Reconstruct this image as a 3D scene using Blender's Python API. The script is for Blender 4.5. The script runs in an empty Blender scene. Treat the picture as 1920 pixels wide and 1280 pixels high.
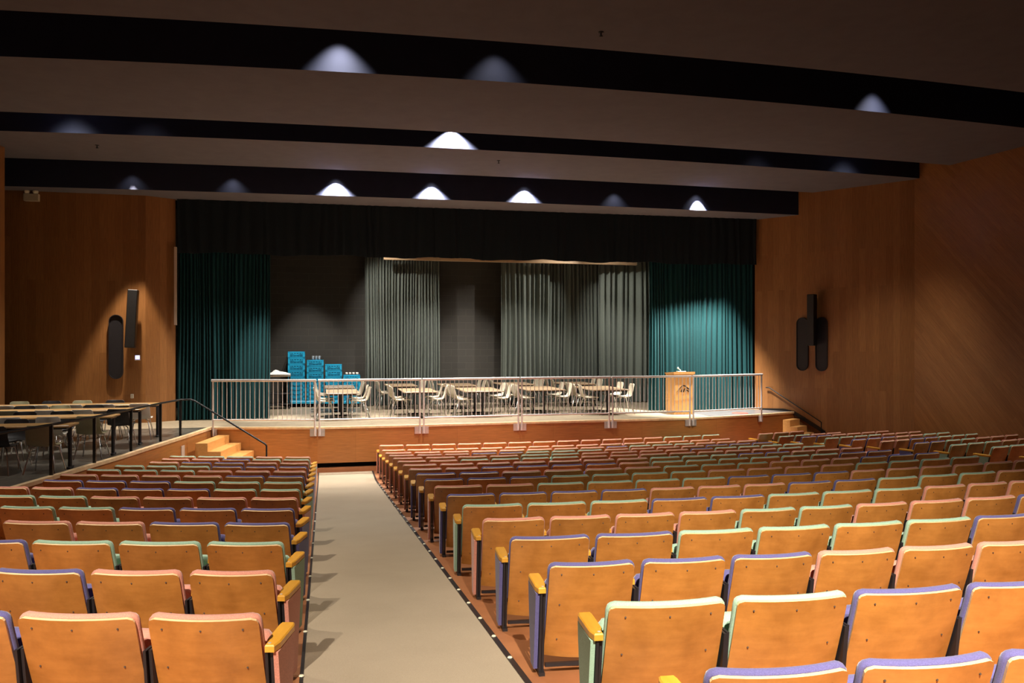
import bpy, math, random
from mathutils import Vector, Matrix

random.seed(7)
PI = math.pi
C = bpy.context.scene.collection
SC = bpy.context.scene

# ------------------------------------------------------------------ camera, world, exposure
EYE = 2.97                       # eye height above the flat floor in front of the stage
def Wz(z):                       # height relative to the eye -> world height
    return z + EYE
cam_d = bpy.data.cameras.new('camera')
cam_d.sensor_width = 36.0
cam_d.lens = 1533.0 / 1920.0 * 36.0
cam_d.clip_end = 200
cam = bpy.data.objects.new('camera', cam_d)
C.objects.link(cam)
cam.location = (0, 0, EYE)
cam.rotation_euler = (PI / 2, 0, -math.radians(12.932))
SC.camera = cam

SC.view_settings.view_transform = 'Standard'
SC.view_settings.look = 'None'
SC.view_settings.gamma = 1.0
SC.view_settings.use_curve_mapping = False
SC.view_settings.exposure = 0.0

w = bpy.data.worlds.new('world'); SC.world = w; w.use_nodes = True
w.node_tree.nodes['Background'].inputs[0].default_value = (0.5, 0.55, 0.7, 1)
w.node_tree.nodes['Background'].inputs[1].default_value = 0.0

def spot(x, y, z, tx, ty, tz, power, deg=80, blend=0.5, col=(1.0, 0.86, 0.68), size=0.06):
    d = bpy.data.lights.new('downlight_and_fill', 'SPOT')
    d.energy = power; d.spot_size = math.radians(deg); d.spot_blend = blend
    d.color = col; d.shadow_soft_size = size
    o = bpy.data.objects.new('downlight_and_fill', d); C.objects.link(o)
    o.location = (x, y, z)
    v = Vector((tx - x, ty - y, tz - z))
    o.rotation_euler = v.to_track_quat('-Z', 'Y').to_euler()
    return o

WARM = (1.0, 0.87, 0.70); NEUT = (1.0, 0.94, 0.86); COOL = (0.80, 0.87, 1.0)
ST0 = 1.03
# house lights: cans in the nearest panel and behind the camera, then added front spots
for (x, y, z, tx, ty, tz, p, a, b) in [
        (-3.2, 9.2, 7.33, -2.4, 8.0, 0.6, 1300, 80, 1.0),
        (-2.2, -1.2, 7.33, -2.1, 2.7, 1.6, 6200, 50, 1.0),
        (0.7, -1.5, 7.33, 3.3, 3.2, 1.6, 8800, 54, 1.0),
        (0.2, 7.4, 7.33, 1.0, 6.8, 0.8, 750, 66, 1.0),
        (-0.4, 11.9, 7.40, -0.2, 18.6, 0.5, 2000, 30, 1.0),  # this and the next: front spots added to brighten the stage front
        (3.6, 11.8, 7.40, 3.4, 18.6, 0.5, 1800, 30, 1.0),
        (8.4, 11.95, 7.42, 9.4, 20.2, 1.3, 2000, 16, 1.0),  # front spot added to brighten the lectern
        (7.6, 11.9, 7.40, 8.6, 19.0, 0.5, 1200, 26, 1.0),  # front spot added to brighten the right part of the stage front
        ]:
    spot(x, y, z, tx, ty, tz, p, a, b, WARM)
# cans in the light slots at the dark face of the next panel, plus added fill spots
def slotspot(x, yface, zb, p, deg=100, blend=0.3, col=NEUT, up=0.38, off=0.16, tilt=0.0, size=0.03):
    spot(x, yface(x) - off, zb + up, x, yface(x) - off + 6.5 * math.tan(math.radians(tilt)), zb + up - 6.5, p, deg, blend, col, size)
FACE_B = lambda x: 12.85 + .0063 * (x - 4.4) ** 2
FACE_C = lambda x: 17.00 + .005 * (x - 4.2) ** 2
FACE_D = lambda x: 19.95 + .0035 * (x - 4.5) ** 2
for (x, p) in [(0.27, 1700), (2.56, 1700), (4.9, 1700)]:
    slotspot(x, FACE_D, Wz(3.483), p, 106, 0.7, tilt=8)
for x in (0.27, 2.56, 4.9, 9.62):
    slotspot(x, FACE_D, Wz(3.483), 70, 84, 1.0, up=0.62, off=0.2)  # weaker second spots added for the soft halo above each scallop
for (x, p) in [(-4.3, 22), (-2.09, 45), (7.3, 60)]:
    slotspot(x, FACE_D, Wz(3.483), p, 90, 1.0, up=0.55, off=0.22)
for (x, p) in [(2.6, 1700)]:
    slotspot(x, FACE_C, Wz(4.05), p, 106, 0.4, up=0.48, off=0.18)
for (x, p) in [(9.8, 260), (12.2, 1300), (-3.4, 260), (-4.8, 2400)]:
    slotspot(x, FACE_C, Wz(4.05), p, 72, 1.0, up=0.9, off=0.62, size=0.2)  # added fill spots, set back from the face so no scallop shows
for (x, p, d) in [(0.21, 850, 84), (2.67, 120, 84), (9.75, 650, 70)]:
    slotspot(x, FACE_B, Wz(4.18), p, d, 1.0, up=0.78, off=0.32)
slotspot(-5.0, FACE_B, Wz(4.18), 700, 70, 1.0, up=1.0, off=0.8, size=0.2)  # added fill spot over the platform tables
slotspot(12.6, FACE_B, Wz(4.18), 600, 64, 1.0, up=1.0, off=0.8, size=0.2)  # added fill spot over the wall-side seats
spot(-4.28, 20.08, Wz(3.80), -4.27, 20.08, Wz(-1.5), 1700, 43, 0.3, WARM)
# two tighter spots washing the stage curtains, one in the last slot, one added
spot(9.62, 19.80, Wz(3.98), 10.0, 21.2, Wz(-1.1), 11000, 54, 0.8, NEUT, 0.03)
spot(-1.7, 19.6, Wz(3.95), -1.5, 21.3, Wz(-1.3), 2600, 22, 1.0, NEUT, 0.03)  # unseen spot added under the panel for the left curtain's pool of light
# stage lights behind the valance: three aimed at the drapes, the rest at the floor
spot(0.6, 22.1, Wz(3.4), 2.3, 25.0, Wz(0.6), 900, 52, 0.8, NEUT, 0.04)
spot(8.6, 22.0, Wz(3.4), 6.0, 25.0, Wz(0.6), 1050, 46, 0.8, NEUT, 0.04)
spot(6.4, 22.0, Wz(3.4), 9.6, 24.6, Wz(0.6), 900, 46, 0.8, NEUT, 0.04)
# stage work lights behind the valance
for (x, y, z, tx, ty, tz, p, a) in [(-0.6, 24.3, Wz(3.0), -0.4, 24.9, ST0, 420, 56), (4.4, 24.3, Wz(3.0), 4.4, 24.9, ST0, 420, 56),
                                    (0.2, 21.9, Wz(3.3), 0.2, 23.6, ST0, 1000, 80), (2.9, 21.9, Wz(3.3), 2.9, 23.6, ST0, 1000, 80),
                                    (5.8, 21.9, Wz(3.3), 5.7, 23.3, ST0, 850, 86), (8.2, 21.9, Wz(3.3), 8.2, 23.3, ST0, 700, 86)]:
    spot(x, y, z, tx, ty, tz, p, a, 0.6, NEUT)

# ------------------------------------------------------------------ materials
MATS = {}
def newmat(name):
    m = bpy.data.materials.new(name); m.use_nodes = True
    nt = m.node_tree; b = nt.nodes['Principled BSDF']
    MATS[name] = m
    return m, nt, b
def ramp(nt, fac, c0, c1, p0=0.3, p1=0.7):
    r = nt.nodes.new('ShaderNodeValToRGB')
    r.color_ramp.elements[0].color = (*c0, 1); r.color_ramp.elements[1].color = (*c1, 1)
    r.color_ramp.elements[0].position = p0; r.color_ramp.elements[1].position = p1
    nt.links.new(fac, r.inputs[0]); return r.outputs[0]
def coords(nt, kind='Object', scale=(1, 1, 1), rot=(0, 0, 0), loc=(0, 0, 0)):
    t = nt.nodes.new('ShaderNodeTexCoord'); mp = nt.nodes.new('ShaderNodeMapping')
    mp.inputs['Scale'].default_value = scale; mp.inputs['Rotation'].default_value = rot
    mp.inputs['Location'].default_value = loc
    nt.links.new(t.outputs[kind], mp.inputs[0]); return mp.outputs[0]
def noise(nt, vec, scale, detail=3, rough=0.6):
    n = nt.nodes.new('ShaderNodeTexNoise'); n.inputs['Scale'].default_value = scale
    n.inputs['Detail'].default_value = detail; n.inputs['Roughness'].default_value = rough
    nt.links.new(vec, n.inputs['Vector']); return n.outputs['Fac']
def bump(nt, b, h, strength=0.2, dist=0.01):
    bp = nt.nodes.new('ShaderNodeBump'); bp.inputs['Strength'].default_value = strength
    bp.inputs['Distance'].default_value = dist
    nt.links.new(h, bp.inputs['Height']); nt.links.new(bp.outputs[0], b.inputs['Normal'])
def plain(name, col, rough=0.5, metal=0.0, var=0.12, nscale=12, emit=None, spec=0.5):
    m, nt, b = newmat(name)
    v = coords(nt)
    n = noise(nt, v, nscale)
    c0 = tuple(max(0, c * (1 - var)) for c in col); c1 = tuple(min(1, c * (1 + var)) for c in col)
    nt.links.new(ramp(nt, n, c0, c1), b.inputs['Base Color'])
    b.inputs['Roughness'].default_value = rough; b.inputs['Metallic'].default_value = metal
    b.inputs['Specular IOR Level'].default_value = spec
    if emit:
        b.inputs['Emission Color'].default_value = (*emit[:3], 1); b.inputs['Emission Strength'].default_value = emit[3]
    return m
def cloth(name, col, rough=0.95, nscale=260, bs=0.25, sheen=0.3):
    m, nt, b = newmat(name)
    v = coords(nt)
    n = noise(nt, v, nscale, 2)
    c0 = tuple(c * 0.8 for c in col); c1 = tuple(min(1, c * 1.2) for c in col)
    nt.links.new(ramp(nt, n, c0, c1), b.inputs['Base Color'])
    b.inputs['Roughness'].default_value = rough
    b.inputs['Sheen Weight'].default_value = sheen
    b.inputs['Specular IOR Level'].default_value = 0.15
    bump(nt, b, n, bs, 0.003)
    return m
def wood(name, c0, c1, scale=(1.5, 14, 14), rough=0.35, coat=0.0, rot=(0, 0, 0), kind='Object', bigvar=True):
    m, nt, b = newmat(name)
    v = coords(nt, kind, scale, rot)
    n = noise(nt, v, 3.0, 6, 0.65)
    out = ramp(nt, n, c0, c1, 0.32, 0.68)
    if bigvar:                      # each board its own tone
        oi = nt.nodes.new('ShaderNodeObjectInfo')
        hs = nt.nodes.new('ShaderNodeHueSaturation')
        mr = nt.nodes.new('ShaderNodeMapRange')
        mr.inputs['To Min'].default_value = 0.86; mr.inputs['To Max'].default_value = 1.12
        nt.links.new(oi.outputs['Random'], mr.inputs[0]); nt.links.new(mr.outputs[0], hs.inputs['Value'])
        nt.links.new(out, hs.inputs['Color']); out = hs.outputs[0]
    nt.links.new(out, b.inputs['Base Color'])
    b.inputs['Roughness'].default_value = rough
    b.inputs['Coat Weight'].default_value = coat; b.inputs['Coat Roughness'].default_value = 0.25
    return m
def planks(name, c0, c1, c2, width=0.16, length=2.6, rot=0.0, rough=0.4, axes='XZ'):
    """veneer boards on a wall built in its own X-Z plane; rot turns the board direction"""
    m, nt, b = newmat(name)
    t = nt.nodes.new('ShaderNodeTexCoord'); s = nt.nodes.new('ShaderNodeSeparateXYZ'); cx = nt.nodes.new('ShaderNodeCombineXYZ')
    nt.links.new(t.outputs['Object'], s.inputs[0])
    nt.links.new(s.outputs[axes[1]], cx.inputs['X']); nt.links.new(s.outputs[axes[0]], cx.inputs['Y'])
    mp = nt.nodes.new('ShaderNodeMapping'); mp.inputs['Rotation'].default_value = (0, 0, rot)
    nt.links.new(cx.outputs[0], mp.inputs[0])
    br = nt.nodes.new('ShaderNodeTexBrick')
    br.offset = 0.37; br.offset_frequency = 2
    br.inputs['Scale'].default_value = 1.0; br.inputs['Brick Width'].default_value = length
    br.inputs['Row Height'].default_value = width; br.inputs['Mortar Size'].default_value = 0.0012
    br.inputs['Mortar Smooth'].default_value = 0.3; br.inputs['Bias'].default_value = 0.0
    br.inputs['Color1'].default_value = (*c0, 1); br.inputs['Color2'].default_value = (*c1, 1)
    br.inputs['Mortar'].default_value = (*c2, 1)
    nt.links.new(mp.outputs[0], br.inputs['Vector'])
    m2 = nt.nodes.new('ShaderNodeMapping'); m2.inputs['Scale'].default_value = (1.2, 26, 1)
    nt.links.new(mp.outputs[0], m2.inputs[0])
    n = noise(nt, m2.outputs[0], 2.2, 6, 0.7)
    mix = nt.nodes.new('ShaderNodeMix'); mix.data_type = 'RGBA'; mix.blend_type = 'MULTIPLY'
    mix.inputs['Factor'].default_value = 0.75
    nt.links.new(br.outputs['Color'], mix.inputs['A'])
    nt.links.new(ramp(nt, n, (0.55, 0.52, 0.5), (1.15, 1.15, 1.15), 0.3, 0.7), mix.inputs['B'])
    nt.links.new(mix.outputs['Result'], b.inputs['Base Color'])
    b.inputs['Roughness'].default_value = rough
    return m

M_ply = wood('plywood', (0.49, 0.205, 0.044), (0.57, 0.25, 0.060), (1.2, 5, 9), 0.3, 0.5)
_nt = M_ply.node_tree; _b = _nt.nodes['Principled BSDF']
_src = _b.inputs['Base Color'].links[0].from_socket
_mx = _nt.nodes.new('ShaderNodeMix'); _mx.data_type = 'RGBA'; _mx.blend_type = 'MULTIPLY'; _mx.inputs['Factor'].default_value = 0.8
_nt.links.new(_src, _mx.inputs['A'])
_oi = _nt.nodes.new('ShaderNodeObjectInfo'); _va = _nt.nodes.new('ShaderNodeVectorMath'); _va.operation = 'ADD'
_tc = _nt.nodes.new('ShaderNodeTexCoord'); _nt.links.new(_tc.outputs['Object'], _va.inputs[0])
_cm = _nt.nodes.new('ShaderNodeCombineXYZ'); _ml = _nt.nodes.new('ShaderNodeMath'); _ml.operation = 'MULTIPLY'; _ml.inputs[1].default_value = 40
_nt.links.new(_oi.outputs['Random'], _ml.inputs[0]); _nt.links.new(_ml.outputs[0], _cm.inputs['X']); _nt.links.new(_cm.outputs[0], _va.inputs[1])
_n2 = noise(_nt, _va.outputs[0], 5.5, 5, 0.62)
_nt.links.new(ramp(_nt, _n2, (0.72, 0.66, 0.58), (1.08, 1.06, 1.02), 0.32, 0.62), _mx.inputs['B'])
_nt.links.new(_mx.outputs['Result'], _b.inputs['Base Color'])
M_plyedge = plain('plywood_edge', (0.80, 0.56, 0.30), 0.5)
M_screw = plain('screw', (0.05, 0.03, 0.02), 0.6, 0.0)
FAB = {'P': cloth('pink_fabric', (0.66, 0.285, 0.215)), 'G': cloth('mint_fabric', (0.33, 0.51, 0.39)), 'B': cloth('violet_fabric', (0.115, 0.105, 0.275))}
M_arm = wood('armrest_wood', (0.70, 0.33, 0.03), (0.82, 0.41, 0.05), (10, 2, 10), 0.35, 0.3)
M_dark = plain('dark_metal', (0.022, 0.019, 0.022), 0.45, 0.2)
M_black = plain('black_metal', (0.012, 0.011, 0.011), 0.4, 0.3)
M_steel = plain('steel', (0.74, 0.69, 0.67), 0.35, 0.35, 0.05)
M_chrome = plain('chrome', (0.75, 0.75, 0.74), 0.18, 1.0, 0.03)
M_ivory = plain('ivory_plastic', (0.62, 0.55, 0.42), 0.45, 0, 0.05)
M_olive = plain('olive_plastic', (0.30, 0.28, 0.17), 0.4, 0, 0.05)
M_blackplastic = plain('black_plastic', (0.022, 0.02, 0.02), 0.45, 0, 0.1)  # black plastic of the chairs and speaker grilles
M_white = plain('white_plastic', (0.72, 0.68, 0.6), 0.4, 0, 0.04)
M_rackshade = plain('rack_shade_blue', (0.004, 0.075, 0.15), 0.6, 0, 0.1)  # rack blue darkened to stand for the shade inside
M_blue = plain('blue_plastic', (0.012, 0.36, 0.62), 0.4, 0, 0.06)
M_tabletop = plain('tan_laminate', (0.40, 0.275, 0.16), 0.3, 0, 0.06)
M_longtable = plain('amber_laminate', (0.50, 0.29, 0.11), 0.3, 0, 0.06)
M_paper = plain('white_linen', (0.8, 0.78, 0.74), 0.9, 0, 0.03)
M_lamp = plain('lamp_face', (0.8, 0.78, 0.6), 0.3, 0, 0.02)
M_blueled = plain('lit_panel', (0.6, 0.6, 1.0), 0.3, 0, 0.0, emit=(0.35, 0.35, 1.0, 4.0))
M_plate = plain('bracket_plate', (0.6, 0.57, 0.55), 0.35, 0.7, 0.06)
M_sign = plain('pale_plate', (0.55, 0.42, 0.33), 0.5, 0, 0.05)
M_red = plain('red_mat', (0.65, 0.06, 0.04), 0.7, 0, 0.06)
M_beige = plain('beige_enamel', (0.5, 0.44, 0.3), 0.4, 0, 0.04)
M_lectern = wood('lectern_veneer', (0.62, 0.30, 0.09), (0.72, 0.38, 0.13), (8, 8, 1.2), 0.4, 0.1, bigvar=False)
M_step = wood('step_wood', (0.62, 0.30, 0.085), (0.72, 0.37, 0.12), (8, 1.6, 8), 0.4, 0.1, bigvar=False)
M_fascia = planks('stage_fascia_wood', (0.40, 0.155, 0.040), (0.48, 0.195, 0.052), (0.10, 0.03, 0.01), 1.6, 2.3, PI / 2, 0.38)
M_nose = plain('pale_nosing', (0.72, 0.50, 0.28), 0.4)
M_wall = planks('wall_veneer', (0.28, 0.115, 0.033), (0.36, 0.155, 0.048), (0.17, 0.062, 0.016), 0.17, 2.7, 0, 0.4)
M_wall2 = planks('wall_veneer_diagonal', (0.29, 0.118, 0.033), (0.36, 0.152, 0.046), (0.17, 0.062, 0.016), 0.10, 5.0, math.radians(-45), 0.4)
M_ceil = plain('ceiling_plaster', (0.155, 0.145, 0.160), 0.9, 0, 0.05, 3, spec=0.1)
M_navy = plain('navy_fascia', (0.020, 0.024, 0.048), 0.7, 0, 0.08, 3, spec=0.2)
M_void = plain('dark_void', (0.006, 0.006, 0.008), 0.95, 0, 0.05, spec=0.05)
M_velvet = cloth('teal_velvet', (0.008, 0.044, 0.048), 0.95, 90, 0.15, 0.02)
M_valance = cloth('valance_cloth', (0.012, 0.018, 0.022), 0.95, 90, 0.15, 0.05)
M_greycloth = cloth('grey_drape', (0.10, 0.115, 0.098), 0.95, 90, 0.15, 0.1)
M_glass, _nt, _b = newmat('clear_plastic')
_b.inputs['Base Color'].default_value = (0.95, 0.97, 0.97, 1); _b.inputs['Roughness'].default_value = 0.05
_b.inputs['Transmission Weight'].default_value = 0.9; _b.inputs['IOR'].default_value = 1.2

def floor_mat():
    m, nt, b = newmat('painted_floor')
    v = coords(nt)
    n = noise(nt, v, 3, 5)
    nt.links.new(ramp(nt, n, (0.31, 0.120, 0.048), (0.40, 0.165, 0.068)), b.inputs['Base Color'])
    b.inputs['Roughness'].default_value = 0.5
    return m
M_floor = floor_mat()
def carpet_mat():
    m, nt, b = newmat('aisle_carpet')
    v = coords(nt)
    n = noise(nt, v, 220, 2); n2 = noise(nt, v, 1.3, 3)
    a = nt.nodes.new('ShaderNodeMath'); a.operation = 'ADD'
    k = nt.nodes.new('ShaderNodeMath'); k.operation = 'MULTIPLY'; k.inputs[1].default_value = 0.5
    nt.links.new(n2, k.inputs[0]); nt.links.new(n, a.inputs[0]); nt.links.new(k.outputs[0], a.inputs[1])
    nt.links.new(ramp(nt, a.outputs[0], (0.31, 0.25, 0.175), (0.42, 0.345, 0.25), 0.45, 1.05), b.inputs['Base Color'])
    b.inputs['Roughness'].default_value = 1.0; b.inputs['Specular IOR Level'].default_value = 0.05
    b.inputs['Sheen Weight'].default_value = 0.2
    bump(nt, b, n, 0.5, 0.004)
    return m
M_carpet = carpet_mat()
def stagefloor_mat():
    m, nt, b = newmat('stage_boards')
    v = coords(nt)
    br = nt.nodes.new('ShaderNodeTexBrick'); br.inputs['Scale'].default_value = 1.0
    br.inputs['Brick Width'].default_value = 2.2; br.inputs['Row Height'].default_value = 0.11
    br.inputs['Mortar Size'].default_value = 0.004
    br.inputs['Color1'].default_value = (0.33, 0.265, 0.18, 1); br.inputs['Color2'].default_value = (0.38, 0.31, 0.215, 1)
    br.inputs['Mortar'].default_value = (0.2, 0.15, 0.08, 1)
    nt.links.new(v, br.inputs['Vector'])
    n = noise(nt, v, 6, 6, 0.7)
    mix = nt.nodes.new('ShaderNodeMix'); mix.data_type = 'RGBA'; mix.blend_type = 'MULTIPLY'; mix.inputs['Factor'].default_value = 0.8
    nt.links.new(br.outputs['Color'], mix.inputs['A']); nt.links.new(ramp(nt, n, (0.6, 0.6, 0.6), (1.1, 1.1, 1.1)), mix.inputs['B'])
    nt.links.new(mix.outputs['Result'], b.inputs['Base Color'])
    b.inputs['Roughness'].default_value = 0.45
    return m
M_stagefloor = stagefloor_mat()
M_tile2 = plain('grey_vinyl', (0.13, 0.125, 0.125), 0.35, 0, 0.2, 9)
M_tile = plain('dark_vinyl_tile', (0.085, 0.075, 0.06), 0.28, 0, 0.5, 9)
def block_mat():
    m, nt, b = newmat('painted_block')
    t = nt.nodes.new('ShaderNodeTexCoord'); s = nt.nodes.new('ShaderNodeSeparateXYZ'); cx = nt.nodes.new('ShaderNodeCombineXYZ')
    nt.links.new(t.outputs['Object'], s.inputs[0]); nt.links.new(s.outputs['X'], cx.inputs['X']); nt.links.new(s.outputs['Z'], cx.inputs['Y'])
    br = nt.nodes.new('ShaderNodeTexBrick'); br.inputs['Scale'].default_value = 1.0
    br.inputs['Brick Width'].default_value = 0.46; br.inputs['Row Height'].default_value = 0.21
    br.inputs['Mortar Size'].default_value = 0.006; br.inputs['Mortar Smooth'].default_value = 0.4
    br.inputs['Color1'].default_value = (0.024, 0.021, 0.016, 1); br.inputs['Color2'].default_value = (0.029, 0.025, 0.019, 1)
    br.inputs['Mortar'].default_value = (0.045, 0.039, 0.030, 1)
    nt.links.new(cx.outputs[0], br.inputs['Vector'])
    nt.links.new(br.outputs['Color'], b.inputs['Base Color']); b.inputs['Roughness'].default_value = 0.75
    bump(nt, b, br.outputs['Fac'], 0.35, -0.01)
    return m
M_block = block_mat()

# ------------------------------------------------------------------ mesh builder
class MB:
    def __init__(s):
        s.v = []; s.f = []; s.m = []; s.s = []
    def add(s, vs, fs, mi=0, smooth=False):
        o = len(s.v); s.v += [tuple(p) for p in vs]
        for f in fs:
            s.f.append(tuple(i + o for i in f)); s.m.append(mi); s.s.append(smooth)
    def box(s, x0, x1, y0, y1, z0, z1, mi=0, M=None, bev=0.0):
        if bev > 0:
            b = min(bev, (x1 - x0) * .45, (y1 - y0) * .45, (z1 - z0) * .45)
            vs = []; idx = {}
            for i, x in enumerate((x0, x1)):
                for j, y in enumerate((y0, y1)):
                    for k, z in enumerate((z0, z1)):
                        sx, sy, sz = (b if i == 0 else -b), (b if j == 0 else -b), (b if k == 0 else -b)
                        idx[i, j, k] = len(vs)
                        vs += [(x, y + sy, z + sz), (x + sx, y, z + sz), (x + sx, y + sy, z)]
            g = lambda i, j, k, a: idx[i, j, k] + a
            fs = []
            for a, (p, q) in enumerate(((1, 2), (0, 2), (0, 1))):
                for e in (0, 1):
                    quad = []
                    for (u, w_) in ((0, 0), (1, 0), (1, 1), (0, 1)):
                        t = [0, 0, 0]; t[a] = e; t[p] = u; t[q] = w_
                        quad.append(g(*t, a))
                    fs.append(quad)
            for a in range(3):
                p, q = [k for k in range(3) if k != a]
                for u in (0, 1):
                    for w_ in (0, 1):
                        t0 = [0, 0, 0]; t0[p] = u; t0[q] = w_; t1 = list(t0); t1[a] = 1
                        fs.append([g(*t0, p), g(*t0, q), g(*t1, q), g(*t1, p)])
            for i in (0, 1):
                for j in (0, 1):
                    for k in (0, 1):
                        fs.append([g(i, j, k, 0), g(i, j, k, 1), g(i, j, k, 2)])
        else:
            vs = [(x0, y0, z0), (x1, y0, z0), (x1, y1, z0), (x0, y1, z0), (x0, y0, z1), (x1, y0, z1), (x1, y1, z1), (x0, y1, z1)]
            fs = [(0, 3, 2, 1), (4, 5, 6, 7), (0, 1, 5, 4), (1, 2, 6, 5), (2, 3, 7, 6), (3, 0, 4, 7)]
        if M is not None: vs = [M @ Vector(p) for p in vs]
        s.add(vs, fs, mi)
    def prism(s, poly, z0, z1, mi=0, mi_top=None):        # poly in xy
        n = len(poly)
        vs = [(x, y, z0) for x, y in poly] + [(x, y, z1) for x, y in poly]
        s.add(vs, [tuple(range(n))[::-1]] + [(i, (i + 1) % n, n + (i + 1) % n, n + i) for i in range(n)], mi)
        s.add([(x, y, z1) for x, y in poly], [tuple(range(n))], mi if mi_top is None else mi_top)
    def side(s, poly, x0, x1, mi=0):                      # poly in yz, extruded along x
        n = len(poly)
        vs = [(x0, y, z) for y, z in poly] + [(x1, y, z) for y, z in poly]
        s.add(vs, [tuple(range(n)), tuple(range(n, 2 * n))[::-1]] + [(i, n + i, n + (i + 1) % n, (i + 1) % n) for i in range(n)], mi)
    def tube(s, pts, r, n=8, mi=0, r1=None, cap=True):
        pts = [Vector(p) for p in pts]; rings = []
        up = Vector((0, 0, 1))
        for i, p in enumerate(pts):
            if i == 0: t = pts[1] - p
            elif i == len(pts) - 1: t = p - pts[i - 1]
            else: t = (pts[i + 1] - p).normalized() + (p - pts[i - 1]).normalized()
            t.normalize()
            a = t.cross(up)
            if a.length < 1e-3: a = t.cross(Vector((1, 0, 0)))
            a.normalize(); b = t.cross(a)
            rr = r if r1 is None else r + (r1 - r) * i / (len(pts) - 1)
            rings.append([p + a * math.cos(2 * PI * k / n) * rr + b * math.sin(2 * PI * k / n) * rr for k in range(n)])
        vs = [q for R_ in rings for q in R_]
        fs = []
        for i in range(len(pts) - 1):
            for k in range(n):
                fs.append((i * n + k, i * n + (k + 1) % n, (i + 1) * n + (k + 1) % n, (i + 1) * n + k))
        s.add(vs, fs, mi, True)
        if cap:
            s.add(rings[0], [tuple(range(n))], mi); s.add(rings[-1], [tuple(range(n))[::-1]], mi)
    def disc(s, c, nrm, r, n=8, mi=0, h=0.002):
        c = Vector(c); nrm = Vector(nrm).normalized()
        s.tube([c - nrm * h, c + nrm * h], r, n, mi)
    def lathe(s, prof, n=16, mi=0, c=(0, 0, 0)):
        vs = [(c[0] + r * math.cos(2 * PI * k / n), c[1] + r * math.sin(2 * PI * k / n), c[2] + z) for r, z in prof for k in range(n)]
        fs = [(i * n + k, i * n + (k + 1) % n, (i + 1) * n + (k + 1) % n, (i + 1) * n + k) for i in range(len(prof) - 1) for k in range(n)]
        s.add(vs, fs, mi, True)
    def sheet(s, P, th, rim, mi=0, mi_back=None, mi_rim=None, back_off=0.0):
        """P: grid [row][col] of points of the middle surface; front is +normal side"""
        nr, nc = len(P), len(P[0])
        P = [[Vector(p) for p in r] for r in P]
        N = [[None] * nc for _ in range(nr)]
        for i in range(nr):
            for j in range(nc):
                du = P[i][min(j + 1, nc - 1)] - P[i][max(j - 1, 0)]
                dv = P[min(i + 1, nr - 1)][j] - P[max(i - 1, 0)][j]
                N[i][j] = dv.cross(du).normalized()
        cen = P[nr // 2][nc // 2]
        idx = lambda i, j: i * nc + j
        bk = [P[i][j] - N[i][j] * th / 2 for i in range(nr) for j in range(nc)]
        fr = [P[i][j] + N[i][j] * th / 2 for i in range(nr) for j in range(nc)]
        loop = [(0, j) for j in range(nc)] + [(i, nc - 1) for i in range(1, nr)] + [(nr - 1, j) for j in range(nc - 2, -1, -1)] + [(i, 0) for i in range(nr - 2, 0, -1)]
        qs = [(idx(i, j), idx(i, j + 1), idx(i + 1, j + 1), idx(i + 1, j)) for i in range(nr - 1) for j in range(nc - 1)]
        s.add(bk, qs, mi if mi_back is None else mi_back, True)
        s.add(fr, [q[::-1] for q in qs], mi, True)
        L = len(loop)
        ringb = [bk[idx(*l)] for l in loop]; ringf = [fr[idx(*l)] for l in loop]
        out = []
        for k, (i, j) in enumerate(loop):
            a = P[loop[k - 1][0]][loop[k - 1][1]]; b = P[loop[(k + 1) % L][0]][loop[(k + 1) % L][1]]
            o = (b - a).cross(N[i][j])
            if o.length < 1e-6: o = P[i][j] - cen
            o.normalize()
            if o.dot(P[i][j] - cen) < 0: o = -o
            out.append(P[i][j] + o * rim)
        mr_ = mi if mi_rim is None else mi_rim
        if rim > 0:
            ob = [(ringb[k] * .35 + out[k] * .65) + (ringb[k] - P[loop[k][0]][loop[k][1]]) * .45 for k in range(L)]
            of = [(ringf[k] * .35 + out[k] * .65) + (ringf[k] - P[loop[k][0]][loop[k][1]]) * .45 for k in range(L)]
            vs = ringb + ob + out + of + ringf
            fs = [(r * L + k, (r + 1) * L + k, (r + 1) * L + (k + 1) % L, r * L + (k + 1) % L) for r in range(4) for k in range(L)]
            s.add(vs, fs, mr_, True)
        else:
            s.add(ringb + ringf, [(k, L + k, L + (k + 1) % L, (k + 1) % L) for k in range(L)], mr_)
    def mesh(s, name, mats):
        me = bpy.data.meshes.new(name)
        me.from_pydata(s.v, [], s.f)
        for m in mats: me.materials.append(m)
        me.polygons.foreach_set('material_index', s.m)
        me.polygons.foreach_set('use_smooth', s.s)
        me.update()
        return me

def link(name, me, parent=None, loc=(0, 0, 0), rz=0.0):
    o = bpy.data.objects.new(name, me); C.objects.link(o)
    if parent is not None: o.parent = parent
    o.location = loc; o.rotation_euler = (0, 0, rz)
    return o
def obj(name, mb, mats, parent=None, loc=(0, 0, 0), rz=0.0):
    if not isinstance(mats, (list, tuple)): mats = [mats]
    return link(name, mb.mesh(name, mats), parent, loc, rz)
def tag(o, label, cat, group=None):
    o['label'] = label; o['category'] = cat
    if group: o['group'] = group
    return o
def thing(name, label, cat, loc=(0, 0, 0), rz=0.0, group=None):
    return tag(link(name, None, None, loc, rz), label, cat, group)
def struct(name, mb, mats, loc=(0, 0, 0), rz=0.0, label=None):
    o = obj(name, mb, mats, None, loc, rz); o['kind'] = 'structure'
    if label: o['label'] = label
    return o
def dup(root, loc, rz, label, group=None):
    r = root.copy(); C.objects.link(r); r.location = loc; r.rotation_euler = (0, 0, rz); r['label'] = label
    if group: r['group'] = group
    for ch in list(root.children):
        c = ch.copy(); C.objects.link(c); c.parent = r
        for g in ch.children:
            d = g.copy(); C.objects.link(d); d.parent = c
    return r
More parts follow.
